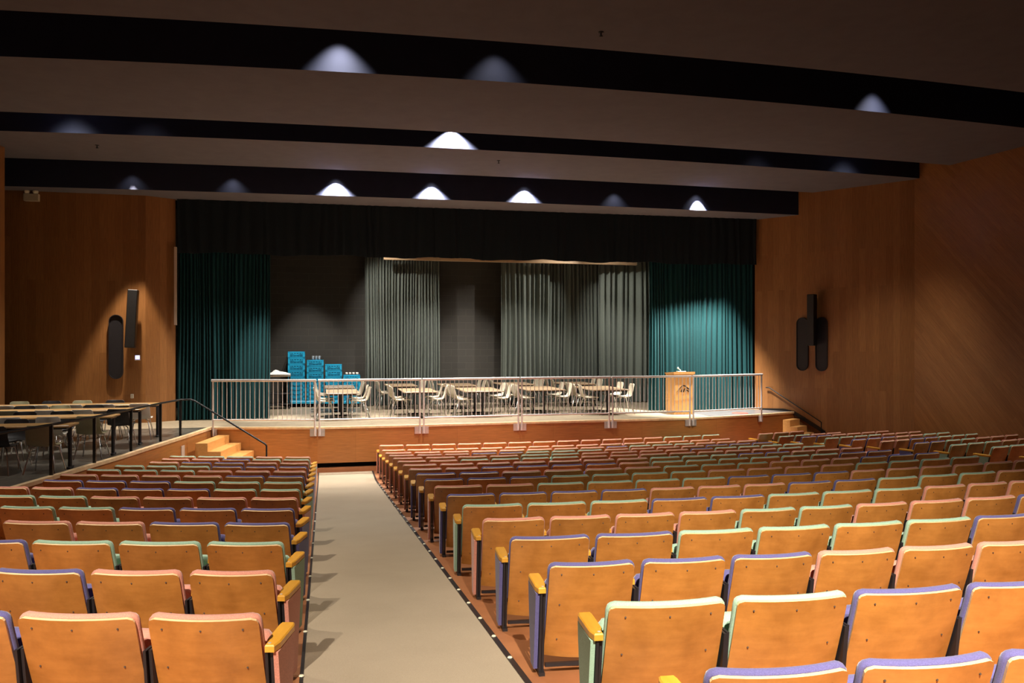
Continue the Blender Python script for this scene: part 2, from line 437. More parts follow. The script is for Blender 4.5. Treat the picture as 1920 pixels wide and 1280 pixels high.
ORD = ['first', 'second', 'third', 'fourth', 'fifth', 'sixth', 'seventh', 'eighth', 'ninth', 'tenth', 'eleventh', 'twelfth',
       'thirteenth', 'fourteenth', 'fifteenth', 'sixteenth', 'seventeenth', 'eighteenth']

# ------------------------------------------------------------------ raked floor
SLOPE = 0.0833
def A(x):                         # how far a row swings forward at x (rows are arcs round the stage)
    if x < -0.27:
        d = -0.27 - x; return 0.15 + 0.235 * d + 0.015 * d * d
    if x < 1.2: return 0.15
    if x < 9.6: return 0.0145 * (x - 4.4) ** 2
    if x < 11.04: return 0.392 + (x - 9.6) * (0.72 - 0.392) / 1.44
    return 0.72 + 0.25 * (x - 11.04)
def zfloor(x, y):
    return max(0.0, Wz(-1.517) - SLOPE * (y - A(x)))
def ydot(x): return (A(x + 0.05) - A(x - 0.05)) / 0.1

fb = MB()
xs = [-9 + 0.5 * i for i in range(18)] + [-0.2, 0.5, 1.1] + [1.6 + 0.5 * i for i in range(29)]
ys = [-5 + 0.4 * i for i in range(66)]
fb.add([(x, y, zfloor(x, y)) for x in xs for y in ys],
       [(i * len(ys) + j, (i + 1) * len(ys) + j, (i + 1) * len(ys) + j + 1, i * len(ys) + j + 1) for i in range(len(xs) - 1) for j in range(len(ys) - 1)], 0, True)
struct('floor', fb, M_floor)

cb = MB()
CX0, CX1 = -0.115, 1.06
ys = [-4.5 + 0.4 * i for i in range(58)] + [18.93]
cv = []
for y in ys:
    z = zfloor(0.5, y)
    cv += [(CX0, y, z - .02), (CX0, y, z + 0.012), (CX1, y, z + 0.012), (CX1, y, z - .02)]
cb.add(cv, [(i * 4 + k, i * 4 + k + 1, i * 4 + k + 5, i * 4 + k + 4) for i in range(len(ys) - 1) for k in range(3)])
tag(obj('aisle_carpet', cb, M_carpet), 'beige carpet runner down the sloping aisle to the stage', 'carpet')
for nm, x0, x1, lab in (('right', CX1, CX1 + 0.035, 'dark edging strip with small lights along the carpet beside the middle seat block'),
                        ('left', CX0 - 0.02, CX0, 'dark edging strip along the carpet beside the seats nearer the platform')):
    t = thing('carpet_edging', lab, 'edging', (0, 0, 0))
    sb = MB(); sv = []
    for y in ys:
        z = zfloor(0.5, y); sv += [(x0, y, z + .001), (x0, y, z + 0.018), (x1, y, z + 0.018), (x1, y, z + .001)]
    sb.add(sv, [(i * 4 + k, i * 4 + k + 1, i * 4 + k + 5, i * 4 + k + 4) for i in range(len(ys) - 1) for k in range(3)])
    obj('strip', sb, M_dark, t)
    for i in range(26 if nm == 'right' else 9):
        y = 4.75 + (0.475 if nm == 'right' else 0.95) * i
        db = MB(); db.lathe([(0.0, 0.008), (0.012, 0.007), (0.016, 0.0)], 8)
        obj('lamp_dot', db, M_lamp, t, ((x0 + x1) / 2, y, zfloor(0.5, y) + 0.018))

# ------------------------------------------------------------------ stage, platform
ST = Wz(-1.94)                    # stage height 1.03
front = [(-2.48, 19.55), (-0.15, 19.04), (2.21, 19.05), (4.59, 19.18), (6.90, 19.19), (9.07, 19.23), (11.39, 19.82), (12.66, 20.28)]
plat = [(-5.35, 7.0), (-4.62, 9.6), (-3.77, 13.14), (-3.32, 15.1), (-2.73, 18.16), (-2.48, 19.55)]
fl = MB()
poly = [(-2.48, 19.55)] + front[1:] + [(12.8, 20.6), (12.8, 26.4), (-8.2, 26.4), (-8.2, 19.55)]
fl.prism(poly, ST - 0.05, ST)
struct('floor_stage', fl, M_stagefloor)
fl = MB()
fl.prism(plat + [(-8.2, 19.55), (-8.2, 7.0)], ST - 0.05, ST + 0.0005)
struct('floor_platform', fl, M_tile)
fl = MB(); fl.prism([(9.75, 19.50), (11.37, 19.90), (12.55, 20.33), (12.2, 20.95), (11.9, 21.1), (9.75, 21.15)], ST - .01, ST + .004)
struct('floor_stage_dark', fl, M_tile2)
def fascia(name, a, b, label):
    a = Vector((*a, 0)); b = Vector((*b, 0)); L = (b - a).length
    rz = math.atan2(b.y - a.y, b.x - a.x)
    mb = MB()
    mb.box(0, L, 0.0, 0.04, 0.21, ST - 0.05)
    struct(name, mb, M_fascia, a, rz, label)
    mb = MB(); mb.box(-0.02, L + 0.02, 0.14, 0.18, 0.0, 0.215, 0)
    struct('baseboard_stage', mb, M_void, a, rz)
    mb = MB(); mb.box(-0.01, L + 0.01, 0.0, 0.14, 0.0, 0.10)
    struct('trim_plinth', mb, M_floor, a, rz)
    mb = MB(); mb.box(-0.003, L + 0.003, -0.025, 0.05, ST - 0.05, ST + 0.006, bev=0.006)
    struct('trim_nosing', mb, M_nose, a, rz)
for i in range(len(front) - 1):
    fascia('wall_stage', front[i], front[i + 1], 'orange wood front of the stage')
for i in range(len(plat) - 1):
    a = Vector((*plat[i], 0)); b = Vector((*plat[i + 1], 0)); L = (b - a).length
    rz = math.atan2(b.y - a.y, b.x - a.x)
    mb = MB(); mb.box(0, L, 0.0, 0.04, -0.05, ST - 0.05)
    struct('wall_platform', mb, M_fascia, a, rz)
    mb = MB(); mb.box(0, L, -0.02, 0.06, ST - 0.05, ST + 0.012, bev=0.005)
    struct('trim_platform', mb, M_nose, a, rz)

# ------------------------------------------------------------------ walls
def wall(name, a, b, z0, z1, mat, th=0.15, flip=False):
    a = Vector((*a, 0)); b = Vector((*b, 0)); L = (b - a).length
    rz = math.atan2(b.y - a.y, b.x - a.x)
    mb = MB()
    if flip: mb.box(0, L, -th, 0, z0, z1)
    else: mb.box(0, L, 0, th, z0, z1)
    return struct(name, mb, mat, a, rz)
P0 = (12.02, 21.27); P2 = (14.39, 17.685); P3 = (15.6, 0.0)
TOP = Wz(5.6)
wall('wall_right', P2, P0, -0.05, TOP, M_wall, flip=True)
wall('wall_right_diagonal', (15.95, -5.0), P2, -0.05, TOP, M_wall2, flip=True)
wall('wall_back', (-9.0, -4.6), (16.2, -4.6), -0.05, TOP, M_wall, flip=True)
wall('wall_left', (-8.2, 5.0), (-6.5, 19.0), -0.05, TOP, M_wall)
wall('wall_left_rear', (-8.6, -5.0), (-8.2, 5.0), -0.05, TOP, M_wall)
wall('wall_alcove', (-8.4, 20.95), (-4.16, 20.99), ST, TOP, M_wall)
wall('wall_alcove_end', (-4.16, 20.99), (-3.55, 21.38), ST, TOP, M_wall)
wall('wall_alcove_side', (-8.3, 18.9), (-8.3, 21.1), ST, TOP, M_void)
# stage house
wall('wall_stage_rear', (-4.6, 25.55), (14.2, 25.55), ST, TOP + 1, M_block)
wall('wall_stage_left', (-3.75, 21.42), (-4.5, 25.7), ST, TOP + 1, M_void, flip=False)
wall('wall_stage_right', (12.2, 21.4), (13.2, 25.7), ST, TOP + 1, M_void, flip=True)
mb = MB(); mb.box(-5, 14.5, 21.3, 26.0, TOP + 0.9, TOP + 1.0)
struct('ceiling_stage', mb, M_void)
mb = MB(); mb.box(-3.7, 12.2, 21.55, 21.7, Wz(3.3), TOP + 1.0)
struct('wall_proscenium', mb, M_void)

# ------------------------------------------------------------------ ceiling panels (stepped, with light slots between)
XC = [-9 + 0.5 * i for i in range(51)]
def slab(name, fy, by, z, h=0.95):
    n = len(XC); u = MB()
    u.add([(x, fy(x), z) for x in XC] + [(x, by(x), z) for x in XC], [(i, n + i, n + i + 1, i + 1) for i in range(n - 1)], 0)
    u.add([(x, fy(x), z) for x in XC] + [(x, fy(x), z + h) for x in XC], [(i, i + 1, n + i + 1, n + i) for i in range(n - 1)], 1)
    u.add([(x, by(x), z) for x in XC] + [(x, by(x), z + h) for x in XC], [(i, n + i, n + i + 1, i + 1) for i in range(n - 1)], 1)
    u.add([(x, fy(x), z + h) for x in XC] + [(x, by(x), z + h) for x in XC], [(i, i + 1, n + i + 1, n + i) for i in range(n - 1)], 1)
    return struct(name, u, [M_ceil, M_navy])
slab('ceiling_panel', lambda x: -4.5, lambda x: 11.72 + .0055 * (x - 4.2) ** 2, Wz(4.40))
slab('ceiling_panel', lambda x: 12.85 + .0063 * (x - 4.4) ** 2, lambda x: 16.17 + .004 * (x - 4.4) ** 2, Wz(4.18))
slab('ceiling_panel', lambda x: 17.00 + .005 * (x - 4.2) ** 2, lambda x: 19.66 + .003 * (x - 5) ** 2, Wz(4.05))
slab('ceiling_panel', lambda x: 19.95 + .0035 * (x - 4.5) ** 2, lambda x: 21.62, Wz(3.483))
mb = MB(); mb.box(-9, 16.2, -5, 21.7, TOP, TOP + 0.1)
struct('ceiling', mb, M_void)

# ------------------------------------------------------------------ theatre seats
SAG = 0.04
TH0 = 0.645
def backgrid(w, zb, zt, r, yoff=0.0, nx=10, grow=0.0, sag=SAG):
    rows = []
    ts = [0, .12, .3, .5, .7, .86, 0.93, 0.965, 0.985, 1.0]
    H = zt - zb
    for t in ts:
        z = zb + H * t
        d = zt - z; hw = w / 2 + grow
        if d < r: hw = w / 2 + grow - r + math.sqrt(max(0, r * r - (r - d) ** 2))
        q = (z - 0.075) / (TH0 - 0.075)
        y0 = 0.20 * (1 - q) ** 1.1 if q < 1 else -0.02 * (q - 1)
        row = []
        for j in range(nx + 1):
            u = -1 + 2 * j / nx
            x = u * hw
            dz = -0.012 * (1 - u * u) if t == 0 else 0
            row.append((x, y0 - sag * (1 - (x / (w / 2)) ** 2) + yoff, z + dz))
        rows.append(row)
    return rows
MESH = {}
def seat_meshes(p, col, side, aisle=False):
    """p pitch, col fabric letter, side -1: own standard on the -x side, +1 on the +x side"""
    k = (round(p, 3), col, side, aisle)
    if k in MESH: return MESH[k]
    w = p - 0.05
    kb = ('back', round(p, 3))
    if kb not in MESH:
        b = MB()
        b.sheet(backgrid(w - .010, 0.075, 0.630, 0.028), 0.014, 0.0, 0, 0, 1)
        for (u, z) in ((-.36, .585), (0, .585), (.36, .585), (-.36, .40), (.36, .40), (-.36, .18), (.36, .18)):
            x = u * w; q = (z - 0.075) / (TH0 - .075)
            y = 0.20 * (1 - q) ** 1.1 - SAG * (1 - (x / (w / 2)) ** 2)
            b.disc((x, y - .0075, z), (0, -.95, .33), 0.0042, 6, 2)
        MESH[kb] = b.mesh('backrest', [M_ply, M_plyedge, M_screw])
    kf = ('frame', round(p, 3), side)
    if kf not in MESH:
        b = MB(); xs_ = side * p / 2
        b.side([(0.045, 0.47), (0.115, 0.47), (0.175, 0.0), (0.105, 0.0)], xs_ - .016, xs_ - .003)
        b.side([(0.060, 0.47), (0.135, 0.47), (0.195, 0.0), (0.125, 0.0)], xs_ + .003, xs_ + .016)
        b.side([(0.085, -0.02), (0.245, -0.02), (0.245, 0.012), (0.085, 0.012)], xs_ - .017, xs_ + .017)
        b.box(-p / 2 + .026, p / 2 - .026, 0.128, 0.150, 0.026, 0.046)
        b.tube([(-w / 2 + .01, 0.20, 0.20), (w / 2 - .01, 0.20, 0.20)], 0.012, 6)
        MESH[kf] = b.mesh('frame', [M_dark])
    ka = ('arm', round(p, 3), side, aisle)
    if ka not in MESH:
        b = MB(); x0 = side * p / 2
        pts = [(x0 - .013, .125), (x0 + .013, .125), (x0 + .017, .16), (x0 + .017, .30), (x0 + .012, .33), (x0 - .012, .33), (x0 - .017, .30), (x0 - .017, .16)]
        if aisle:
            o_ = side
            pts = [(x0 - .013 * o_, .035), (x0 + .028 * o_, .035), (x0 + .040 * o_, .09), (x0 + .042 * o_, .30), (x0 + .034 * o_, .33), (x0 - .024 * o_, .33), (x0 - .029 * o_, .30), (x0 - .027 * o_, .115), (x0 - .013 * o_, .105)]
            if o_ < 0: pts = pts[::-1]
        n = len(pts)
        z0, z1, e = .472, .503, .006
        cx = x0; cy = .18
        ins = [(cx + (x - cx) * .86, cy + (y - cy) * .965) for x, y in pts]
        rings = [[(x, y, z0) for x, y in pts], [(x, y, z1 - e) for x, y in pts], [(x, y, z1) for x, y in ins]]
        b.add([q for R_ in rings for q in R_], [(i * n + k2, i * n + (k2 + 1) % n, (i + 1) * n + (k2 + 1) % n, (i + 1) * n + k2) for i in range(2) for k2 in range(n)])
        b.add(rings[0], [tuple(range(n))[::-1]]); b.add(rings[2], [tuple(range(n))])
        b.disc((x0, .062 if aisle else .15, z1), (0, 0, 1), .008, 8, 1, .0012)
        MESH[ka] = b.mesh('armrest', [M_arm, M_steel])
    kc = ('cush', round(p, 3), col)
    if kc not in MESH:
        b = MB()
        b.sheet(backgrid(w - .010, 0.20, 0.637, 0.03, 0.027, 10), 0.034, 0.008)
        MESH[kc] = b.mesh('back_cushion', [FAB[col]])
    kp = ('pan', round(p, 3), col)
    if kp not in MESH:
        b = MB(); g = []
        wp = p - .078
        for t in (0, .12, .5, .82, .93, 1):
            z = .14 + .34 * t; hw = wp / 2 - (0.03 * max(0, (t - .8) / .2) ** 2)
            g.append([(u * hw, .315 - .085 * t, z) for u in (-1, -.95, -.6, -.2, .2, .6, .95, 1)])
        b.sheet(g, 0.07, 0.016)
        MESH[kp] = b.mesh('seat_cushion', [FAB[col]])
    kd = ('pandown', round(p, 3), col)
    if kd not in MESH:
        b = MB(); g = []
        wp = p - .078
        for t in (0, .06, .4, .7, .94, 1):
            y = .16 + .40 * t
            g.append([(u * wp / 2, y, .315 + .012 * math.sin(PI * t)) for u in (-1, -.95, -.6, -.2, .2, .6, .95, 1)][::-1])
        b.sheet(g, 0.07, 0.016)
        g2 = [[(u * wp / 2 * .93, .19 + .37 * t, .272) for u in (-1, -.5, 0, .5, 1)] for t in (0, .3, .6, 1)]
        b.sheet(g2, 0.014, 0.0, 1)
        MESH[kd] = b.mesh('seat_cushion', [FAB[col], M_plyedge])
    ke = ('panel', round(p, 3), col, side)
    if ke not in MESH:
        b = MB(); x0 = side * (p / 2 + .030)
        b.side([(0.05, .468), (0.31, .468), (0.30, .38), (0.235, .02), (0.13, .02)], x0 - .011, x0 + .011)
        MESH[ke] = b.mesh('end_panel', [FAB[col]])
    MESH[k] = (MESH[kb], MESH[kc], MESH[kp], MESH[kf], MESH[ka], MESH[ke], MESH[kd])
    return MESH[k]
CN = {'P': 'pink', 'G': 'mint', 'B': 'violet'}
def seat(x, y, rz, p, col, side, aisle, label, group, down=False, far_end=False):
    t = thing('theatre_seat', label, 'seat', (x, y, zfloor(x - 0, y)), rz, group)
    me = seat_meshes(p, col, side, aisle)
    link('backrest', me[0], t); link('back_cushion', me[1], t)
    link('seat_cushion', me[6] if down else me[2], t)
    link('frame', me[3], t); link('armrest', me[4], t)
    if aisle: link('end_panel', me[5], t)
    if far_end:
        m2 = seat_meshes(p, col, -side, True)
        link('frame', m2[3], t); link('armrest', m2[4], t); link('end_panel', m2[5], t)
    return t

TH = math.radians(12.932); F = 1533.0
def project(x, y, z):
    d = x * math.sin(TH) + y * math.cos(TH); l = x * math.cos(TH) - y * math.sin(TH)
    if d < 0.3: return None
    return 960 + F * l / d, 640 - F * (z - EYE) / d, d
def in_frame(x, y, z, m=60):
    q = project(x, y, z)
    return q is not None and -m < q[0] < 1920 + m and q[1] < 1280 + m

# middle block: eighteen rows of fifteen, two width patterns alternate
MID = {0: 'PPPPPPPPPPPPGGG', 1: 'PPPPPPPPPPPPPPP', 2: 'PPPPPPPPBGGGPPP', 3: 'PPPBBGGGPPPPBBB', 4: 'PPPPGGPPPPBGGGG', 5: 'PPGGGGPPPPPPPGG',
       6: 'PPPPPPPGGGBBPPP', 7: 'PPBBBBPGGGGGGBB', 8: 'BBPPPPGGGPPPBBB', 9: 'BBBGGGGPPPPGGGG', 10: 'PPGGGGBBBPPPPPP', 11: 'BBBBPPPBBGGGPPP',
       12: 'GGGBBGGGPPPPPGG', 13: 'PPPPGGPPPBBBGGG', 14: 'BBGGGGBBBPPPPPP', 15: 'BBBPPPGGGPPPBBB', 16: 'GGBBPPPGGGPPPPP', 17: 'BBBGGGPPPGGGBBB'}
NSEAT = 0
for f in range(18):
    rho = (3.38 + 0.957 * (16 - f)) - 0.15
    if f == 0: rho = 18.55 - 0.15
    pit = [0.590] * 8 + [0.545] * 7 if f % 2 == 0 else [0.537] * 7 + [0.578] * 8
    x = 1.205 - 0.025
    for k, p in enumerate(pit):
        px = p * math.cos(math.atan(ydot(x + p / 2)))
        xc = x + px / 2; x += px
        yc = rho + A(xc)
        if not in_frame(xc - 0.3, yc, zfloor(xc, yc) + TH0): continue
        col = MID[f][k]
        lab = '%s-trimmed plywood theatre seat, %s from the aisle, %s row from the stage, middle block' % (CN[col], ORD[k], ORD[f])
        seat(xc, yc, math.atan(ydot(xc)), p, col, -1, k == 0, lab, 'theatre seats in the middle block', far_end=(k == 14))
        NSEAT += 1
# block beside the platform
LEFT = {0: ('PPGGG', .565, 16.06), 1: ('GGBPP', .560, 15.18), 2: ('PPBBP', .565, 14.2), 3: ('BBBGGG', .530, 13.2), 4: ('PPPGGG', .560, 12.25),
        5: ('BBPPPP', .575, 11.28), 6: ('GGGBBB', .560, 10.33), 7: ('GGBBBPP', .526, 9.37), 8: ('PPPPGGP', .550, 8.46), 9: ('BBBGG', .556, 7.52),
        10: ('BBPP', .590, 6.56), 11: ('GGGB', .592, 5.60), 12: ('PPB', .545, 4.60), 13: ('PPB', .565, 3.63)}
for r, (cols, p, y0) in LEFT.items():
    x = -0.27 + 0.025
    for k, col in enumerate(cols):
        pk = p - 0.035 if k == 0 else p
        a = math.atan(ydot(x - pk / 2)); px = pk * math.cos(a)
        xc = x - px / 2; x -= px
        yc = y0 - 0.15 + A(xc)
        lab = '%s-trimmed plywood theatre seat, %s from the aisle, %s row from the steps, platform-side block' % (CN[col], ORD[k], ORD[r])
        seat(xc, yc, a, pk, col, 1, k == 0, lab, 'theatre seats in the block beside the platform')
        NSEAT += 1
# block by the veneer wall
RIGHT = [(10.70, 18.70, 'PPP', .535, True), (10.85, 18.00, 'GGPP', .545, True), (11.04, 17.33, 'BBPPPP', .512, False), (11.04, 16.38, 'GGGGPPP', .468, False),
         (11.04, 15.43, 'BBBPPGG', .466, False), (11.04, 14.50, 'PPBBGGG', .450, True), (11.04, 13.53, 'BBGGPPP', .470, True),
         (11.04, 12.60, 'GGGPPP', .50, True), (11.04, 11.66, 'GGGG', .50, True), (11.04, 10.7, 'PPGG', .50, False)]
for r, (x0, y0, cols, p, down) in enumerate(RIGHT):
    x = x0 - 0.025
    for k, col in enumerate(cols):
        a = math.atan(0.25); px = p * math.cos(a)
        xc = x + px / 2; x += px
        yc = y0 + 0.25 * (xc - x0)
        if not in_frame(xc - 0.3, yc, zfloor(xc, yc) + TH0): continue
        dn = down and k == 0
        lab = '%s-trimmed plywood theatre seat, %s from the far aisle, %s row from the stage, wall-side block' % (CN[col], ORD[k], ORD[r])
        if dn: lab = '%s-trimmed plywood theatre seat folded open at the far aisle, %s row from the stage' % (CN[col], ORD[r])
        seat(xc, yc, a, p, col, -1, k == 0, lab, 'theatre seats in the block by the veneer wall', dn)
        NSEAT += 1
print('SEATS', NSEAT)
#@@OBJECTS
# ------------------------------------------------------------------ stage guard rail, six sections
RAILZ = 1.06
def guard(i, a, b, label):
    a = Vector((*a, 0)); b = Vector((*b, 0)); L = (b - a).length
    rz = math.atan2(b.y - a.y, b.x - a.x)
    t = thing('guard_rail', label, 'railing', (a.x, a.y, ST), rz, 'guard rail sections along the stage edge')
    y = -0.055; e0, e1 = 0.045, L - 0.045
    mb = MB(); mb.tube([(e0 - .03, y, RAILZ), (e1 + .03, y, RAILZ)], 0.030, 10); obj('top_rail', mb, M_steel, t)
    mb = MB(); mb.tube([(e0, y, 0.17), (e1, y, 0.17)], 0.020, 8); obj('bottom_rail', mb, M_steel, t)
    for x in (e0, e1):
        mb = MB(); mb.tube([(x, y, RAILZ), (x, y, -0.19)], 0.022, 8); obj('post', mb, M_steel, t)
    n = int((e1 - e0) / 0.102)
    for k in range(1, n):
        x = e0 + (e1 - e0) * k / n
        mb = MB(); mb.tube([(x, y, 0.17), (x, y, RAILZ)], 0.0085, 6); obj('baluster', mb, M_steel, t)
    for x, wd in ((0.085 if i else 0.05, 0.155), (L - 0.085 if i < 5 else L - .05, 0.155)):
        mb = MB(); mb.box(x - wd / 2, x + wd / 2, -0.032, -0.026, -0.205, -0.035)
        for dx in (-.05, .05):
            for dz in (-.06, -.18): mb.disc((x + dx, -0.033, dz), (0, 1, 0), 0.011, 8, 0, .004)
        obj('mounting_plate', mb, M_plate, t)
for i in range(6):
    guard(i, front[i], front[i + 1], ['steel guard rail section at the left end of the stage by the wooden steps', 'steel guard rail section in front of the blue rack stacks', 'steel guard rail section before the third stage table',
              'steel guard rail section just right of the stage centre', 'steel guard rail section ending at the lectern', 'steel guard rail section at the far right end beyond the lectern'][i])

# ------------------------------------------------------------------ curtains
def curtain(name, label, a, b, z0, z1, folds, amp, mat, seed, hem=0.0, top_gather=0.0):
    rnd = random.Random(seed)
    a = Vector((*a, 0)); b = Vector((*b, 0)); L = (b - a).length; d = (b - a) / L; nrm = Vector((-d.y, d.x, 0))
    cuts = [0.0]
    for k in range(folds): cuts.append(cuts[-1] + rnd.uniform(0.55, 1.5))
    cuts = [c * L / cuts[-1] for c in cuts]
    S = []
    for k in range(folds):
        am = amp * rnd.uniform(0.55, 1.25)
        for q in range(8):
            u = q / 8.0
            S.append((cuts[k] + (cuts[k + 1] - cuts[k]) * u, am * (math.sin(2 * PI * u) + .25 * math.sin(4 * PI * u + k))))
    S.append((L, 0.0))
    zs = [z0, z0 + (z1 - z0) * .25, z0 + (z1 - z0) * .5, z0 + (z1 - z0) * .75, z1]
    ph = [rnd.uniform(0, 6.28) for _ in range(3)]
    G = []
    for zi, z in enumerate(zs):
        f = 1.15 - 0.35 * zi / 4
        row = []
        for (s_, o) in S:
            sw = 0.02 * math.sin(s_ * 3 + ph[0] + zi * .8)
            zz = z
            if zi == 0 and hem: zz = z + hem * (math.sin(s_ * 2.3 + ph[1]) + .6 * math.sin(s_ * 6.1 + ph[2]))
            p = a + d * min(max(s_ + sw, 0), L) + nrm * o * f
            row.append((p.x, p.y, zz))
        G.append(row)
    mb = MB(); mb.sheet(G, 0.012, 0.0)
    return tag(obj(name, mb, mat), label, 'curtain')
curtain('stage_curtain', 'dark teal velvet curtain drawn to the left of the stage opening', (-3.5, 21.40), (-1.33, 21.40), ST + .015, Wz(3.1), 26, 0.055, M_velvet, 3)
curtain('stage_curtain', 'brightly lit teal velvet curtain behind the lectern', (8.86, 21.45), (11.97, 21.28), ST + .015, Wz(3.1), 27, 0.05, M_velvet, 4)
curtain('valance', 'long black valance hanging across the top of the stage opening', (-3.5, 21.30), (12.0, 21.14), Wz(2.17), Wz(3.55), 60, 0.022, M_valance, 5, 0.02)
curtain('backdrop_drape', 'grey-green pleated drape on the rear wall between two bare block areas', (1.20, 25.0), (3.45, 25.0), ST + .02, Wz(3.6), 26, 0.095, M_greycloth, 6)
curtain('backdrop_drape', 'grey-green drape at the left of the triple drape, wide folds', (5.36, 24.9), (6.95, 25.0), ST + .02, Wz(3.6), 10, 0.12, M_greycloth, 7)
curtain('backdrop_drape', 'darker grey drape set back in the middle of the triple drape', (6.85, 25.35), (8.75, 25.35), ST + .02, Wz(3.6), 15, 0.10, M_greycloth, 8)
curtain('backdrop_drape', 'grey drape next to the teal curtain, half hidden by it', (8.55, 24.8), (10.6, 24.5), ST + .02, Wz(3.6), 11, 0.09, M_greycloth, 9)
t = thing('wooden_batten', 'long pale wooden batten hung behind the valance', 'batten', (0, 0, 0))
mb = MB(); mb.box(1.7, 9.6, 24.2, 24.3, Wz(2.40), Wz(2.6), bev=.01); obj('board', mb, M_tabletop, t)
for x in (2.5, 4.8, 7.0, 9.0):
    mb = MB(); mb.tube([(x, 24.25, Wz(2.58)), (x, 24.25, TOP + .9)], .008, 6); obj('cable', mb, M_black, t)
mb = MB(); mb.box(-3.56, -3.50, 21.22, 21.27, Wz(.4), Wz(2.3))
tag(obj('edge_panel', mb, M_sign), 'narrow grey strip standing at the left edge of the stage opening', 'panel')

# ------------------------------------------------------------------ lectern
def lectern():
    t = thing('lectern', 'light wood lectern with a black emblem on the stage', 'lectern', (9.32, 20.15, ST), 0.0)
    wd, dp, h = 0.58, 0.55, 1.10
    mb = MB(); mb.box(-wd / 2, wd / 2, 0.0, dp, 0.06, h - .03, bev=.006); obj('body', mb, M_lectern, t)
    mb = MB(); mb.box(-wd / 2 + .02, wd / 2 - .02, 0.02, dp - .02, 0.0, 0.06); obj('plinth', mb, M_lectern, t)
    mb = MB()
    mb.side([(-.02, h - .03), (dp + .02, h - .03), (dp + .02, h - .005), (-.02, h + .035)], -wd / 2 - .015, wd / 2 + .015)
    obj('reading_top', mb, M_lectern, t)
    mb = MB()
    def q(px, py): return ((px - 437) / 223 * wd - wd / 2, -0.002, 1.10 - (py - 735) / 62.0 * .175)
    def stroke(pts, r):
        P = [Vector(q(*p)) for p in pts]
        for i in range(len(P)):                       # flat ribbon of varying width
            pass
        n = len(P); top = []; bot = []
        for i, p in enumerate(P):
            d_ = (P[min(i + 1, n - 1)] - P[max(i - 1, 0)]).normalized(); s_ = Vector((-d_.z, 0, d_.x))
            rr = (r[i] if isinstance(r, (list, tuple)) else r) * 1.5
            top.append(p + s_ * rr); bot.append(p - s_ * rr)
        vs = top + bot
        mb.add(vs + [v + Vector((0, -.004, 0)) for v in vs], [f for i in range(n - 1) for f in ((i, i + 1, n + i + 1, n + i), (2 * n + i, 3 * n + i, 3 * n + i + 1, 2 * n + i + 1))] +
               [(i, 2 * n + i, 2 * n + i + 1, i + 1) for i in range(n - 1)] + [(n + i, n + i + 1, 3 * n + i + 1, 3 * n + i) for i in range(n - 1)])
    stroke([(462, 915), (485, 895), (505, 873), (522, 858), (545, 852), (565, 860), (583, 876), (600, 884), (614, 872), (620, 850), (616, 832), (606, 820)],
           [.002, .004, .006, .008, .010, .012, .012, .010, .009, .008, .007, .006])
    stroke([(513, 914), (519, 898), (528, 884)], [.008, .009, .006]); stroke([(540, 914), (546, 895), (556, 876)], [.010, .011, .006])
    stroke([(562, 908), (574, 896), (588, 900), (598, 914)], [.006, .009, .009, .006])
    obj('emblem', mb, M_black, t)
lectern()
t = thing('desk_microphone', 'small white microphone on papers on top of the lectern', 'microphone', (9.36, 20.42, ST + 1.128), 0.0)
mb = MB(); mb.box(-.11, .11, -.06, .06, 0, .012, bev=.003); obj('base', mb, M_white, t)
mb = MB(); mb.tube([(-.02, 0, .012), (-.03, .0, .05), (-.09, -.02, .085)], .012, 8); obj('stem', mb, M_white, t)
mb = MB(); mb.lathe([(0, 0), (.018, .006), (.024, .025), (.018, .045), (0, .05)], 10, 0, (-.10, -.02, .075)); obj('head', mb, M_white, t)

# ------------------------------------------------------------------ blue dish racks on dollies
def rack_mesh(h):
    b = MB(); s_ = .24; tk = .012
    b.box(-s_, s_, -s_, s_, 0, .012)
    for z0, z1 in ((0, .035), (h - .028, h)):
        b.box(-s_, s_, -s_, -s_ + tk, z0, z1); b.box(-s_, s_, s_ - tk, s_, z0, z1)
        b.box(-s_, -s_ + tk, -s_ + tk, s_ - tk, z0, z1); b.box(s_ - tk, s_, -s_ + tk, s_ - tk, z0, z1)
    for x in (-s_, s_ - .055):
        for y in (-s_, s_ - .02): b.box(x, x + .055, y, y + .02, 0, h)
    nh = 3 if h > .15 else 2
    zt = h - (.075 if h > .15 else .028)
    for y in (-s_ + .002, s_ - .008):
        for k in range(1, 4):
            x = -s_ + .055 + (2 * s_ - .11) * k / 4; b.box(x - .004, x + .004, y, y + .006, .03, h - .02)
        for k in range(1, nh + 1):
            z = .035 + (zt - .035) * k / (nh + 1); b.box(-s_ + .05, s_ - .05, y, y + .006, z - .003, z + .003)
        b.box(-.07, .07, y, y + .006, zt - .02, zt)
        if h > .15:
            for z0, z1 in ((h - .078, h - .062), (h - .040, h - .026)): b.box(-s_ + .05, s_ - .05, y + .001, y + .006, z0, z1)
            for k in range(5):
                x = -s_ + .09 + .075 * k; b.box(x - .012, x + .012, y + .001, y + .006, h - .064, h - .038)
    b.box(-s_ + .03, s_ - .03, -s_ + .03, s_ - .03, .013, h - .03, 1)  # dark inner box, interior shade painted behind the rack openings
    return b.mesh('dish_rack', [M_blue, M_rackshade])
RK = {.19: rack_mesh(.184), .127: rack_mesh(.121)}
STK = [(-.80, 25.18, [.127] * 4 + [.19] * 5, 'tallest'), (-.26, 25.12, [.127] * 5 + [.19] * 3, 'second tallest'), (.27, 25.02, [.127] * 4 + [.19] * 3, 'third tallest'), (.80, 24.86, [.127] * 3 + [.19] * 2, 'lowest')]
TOPS = []
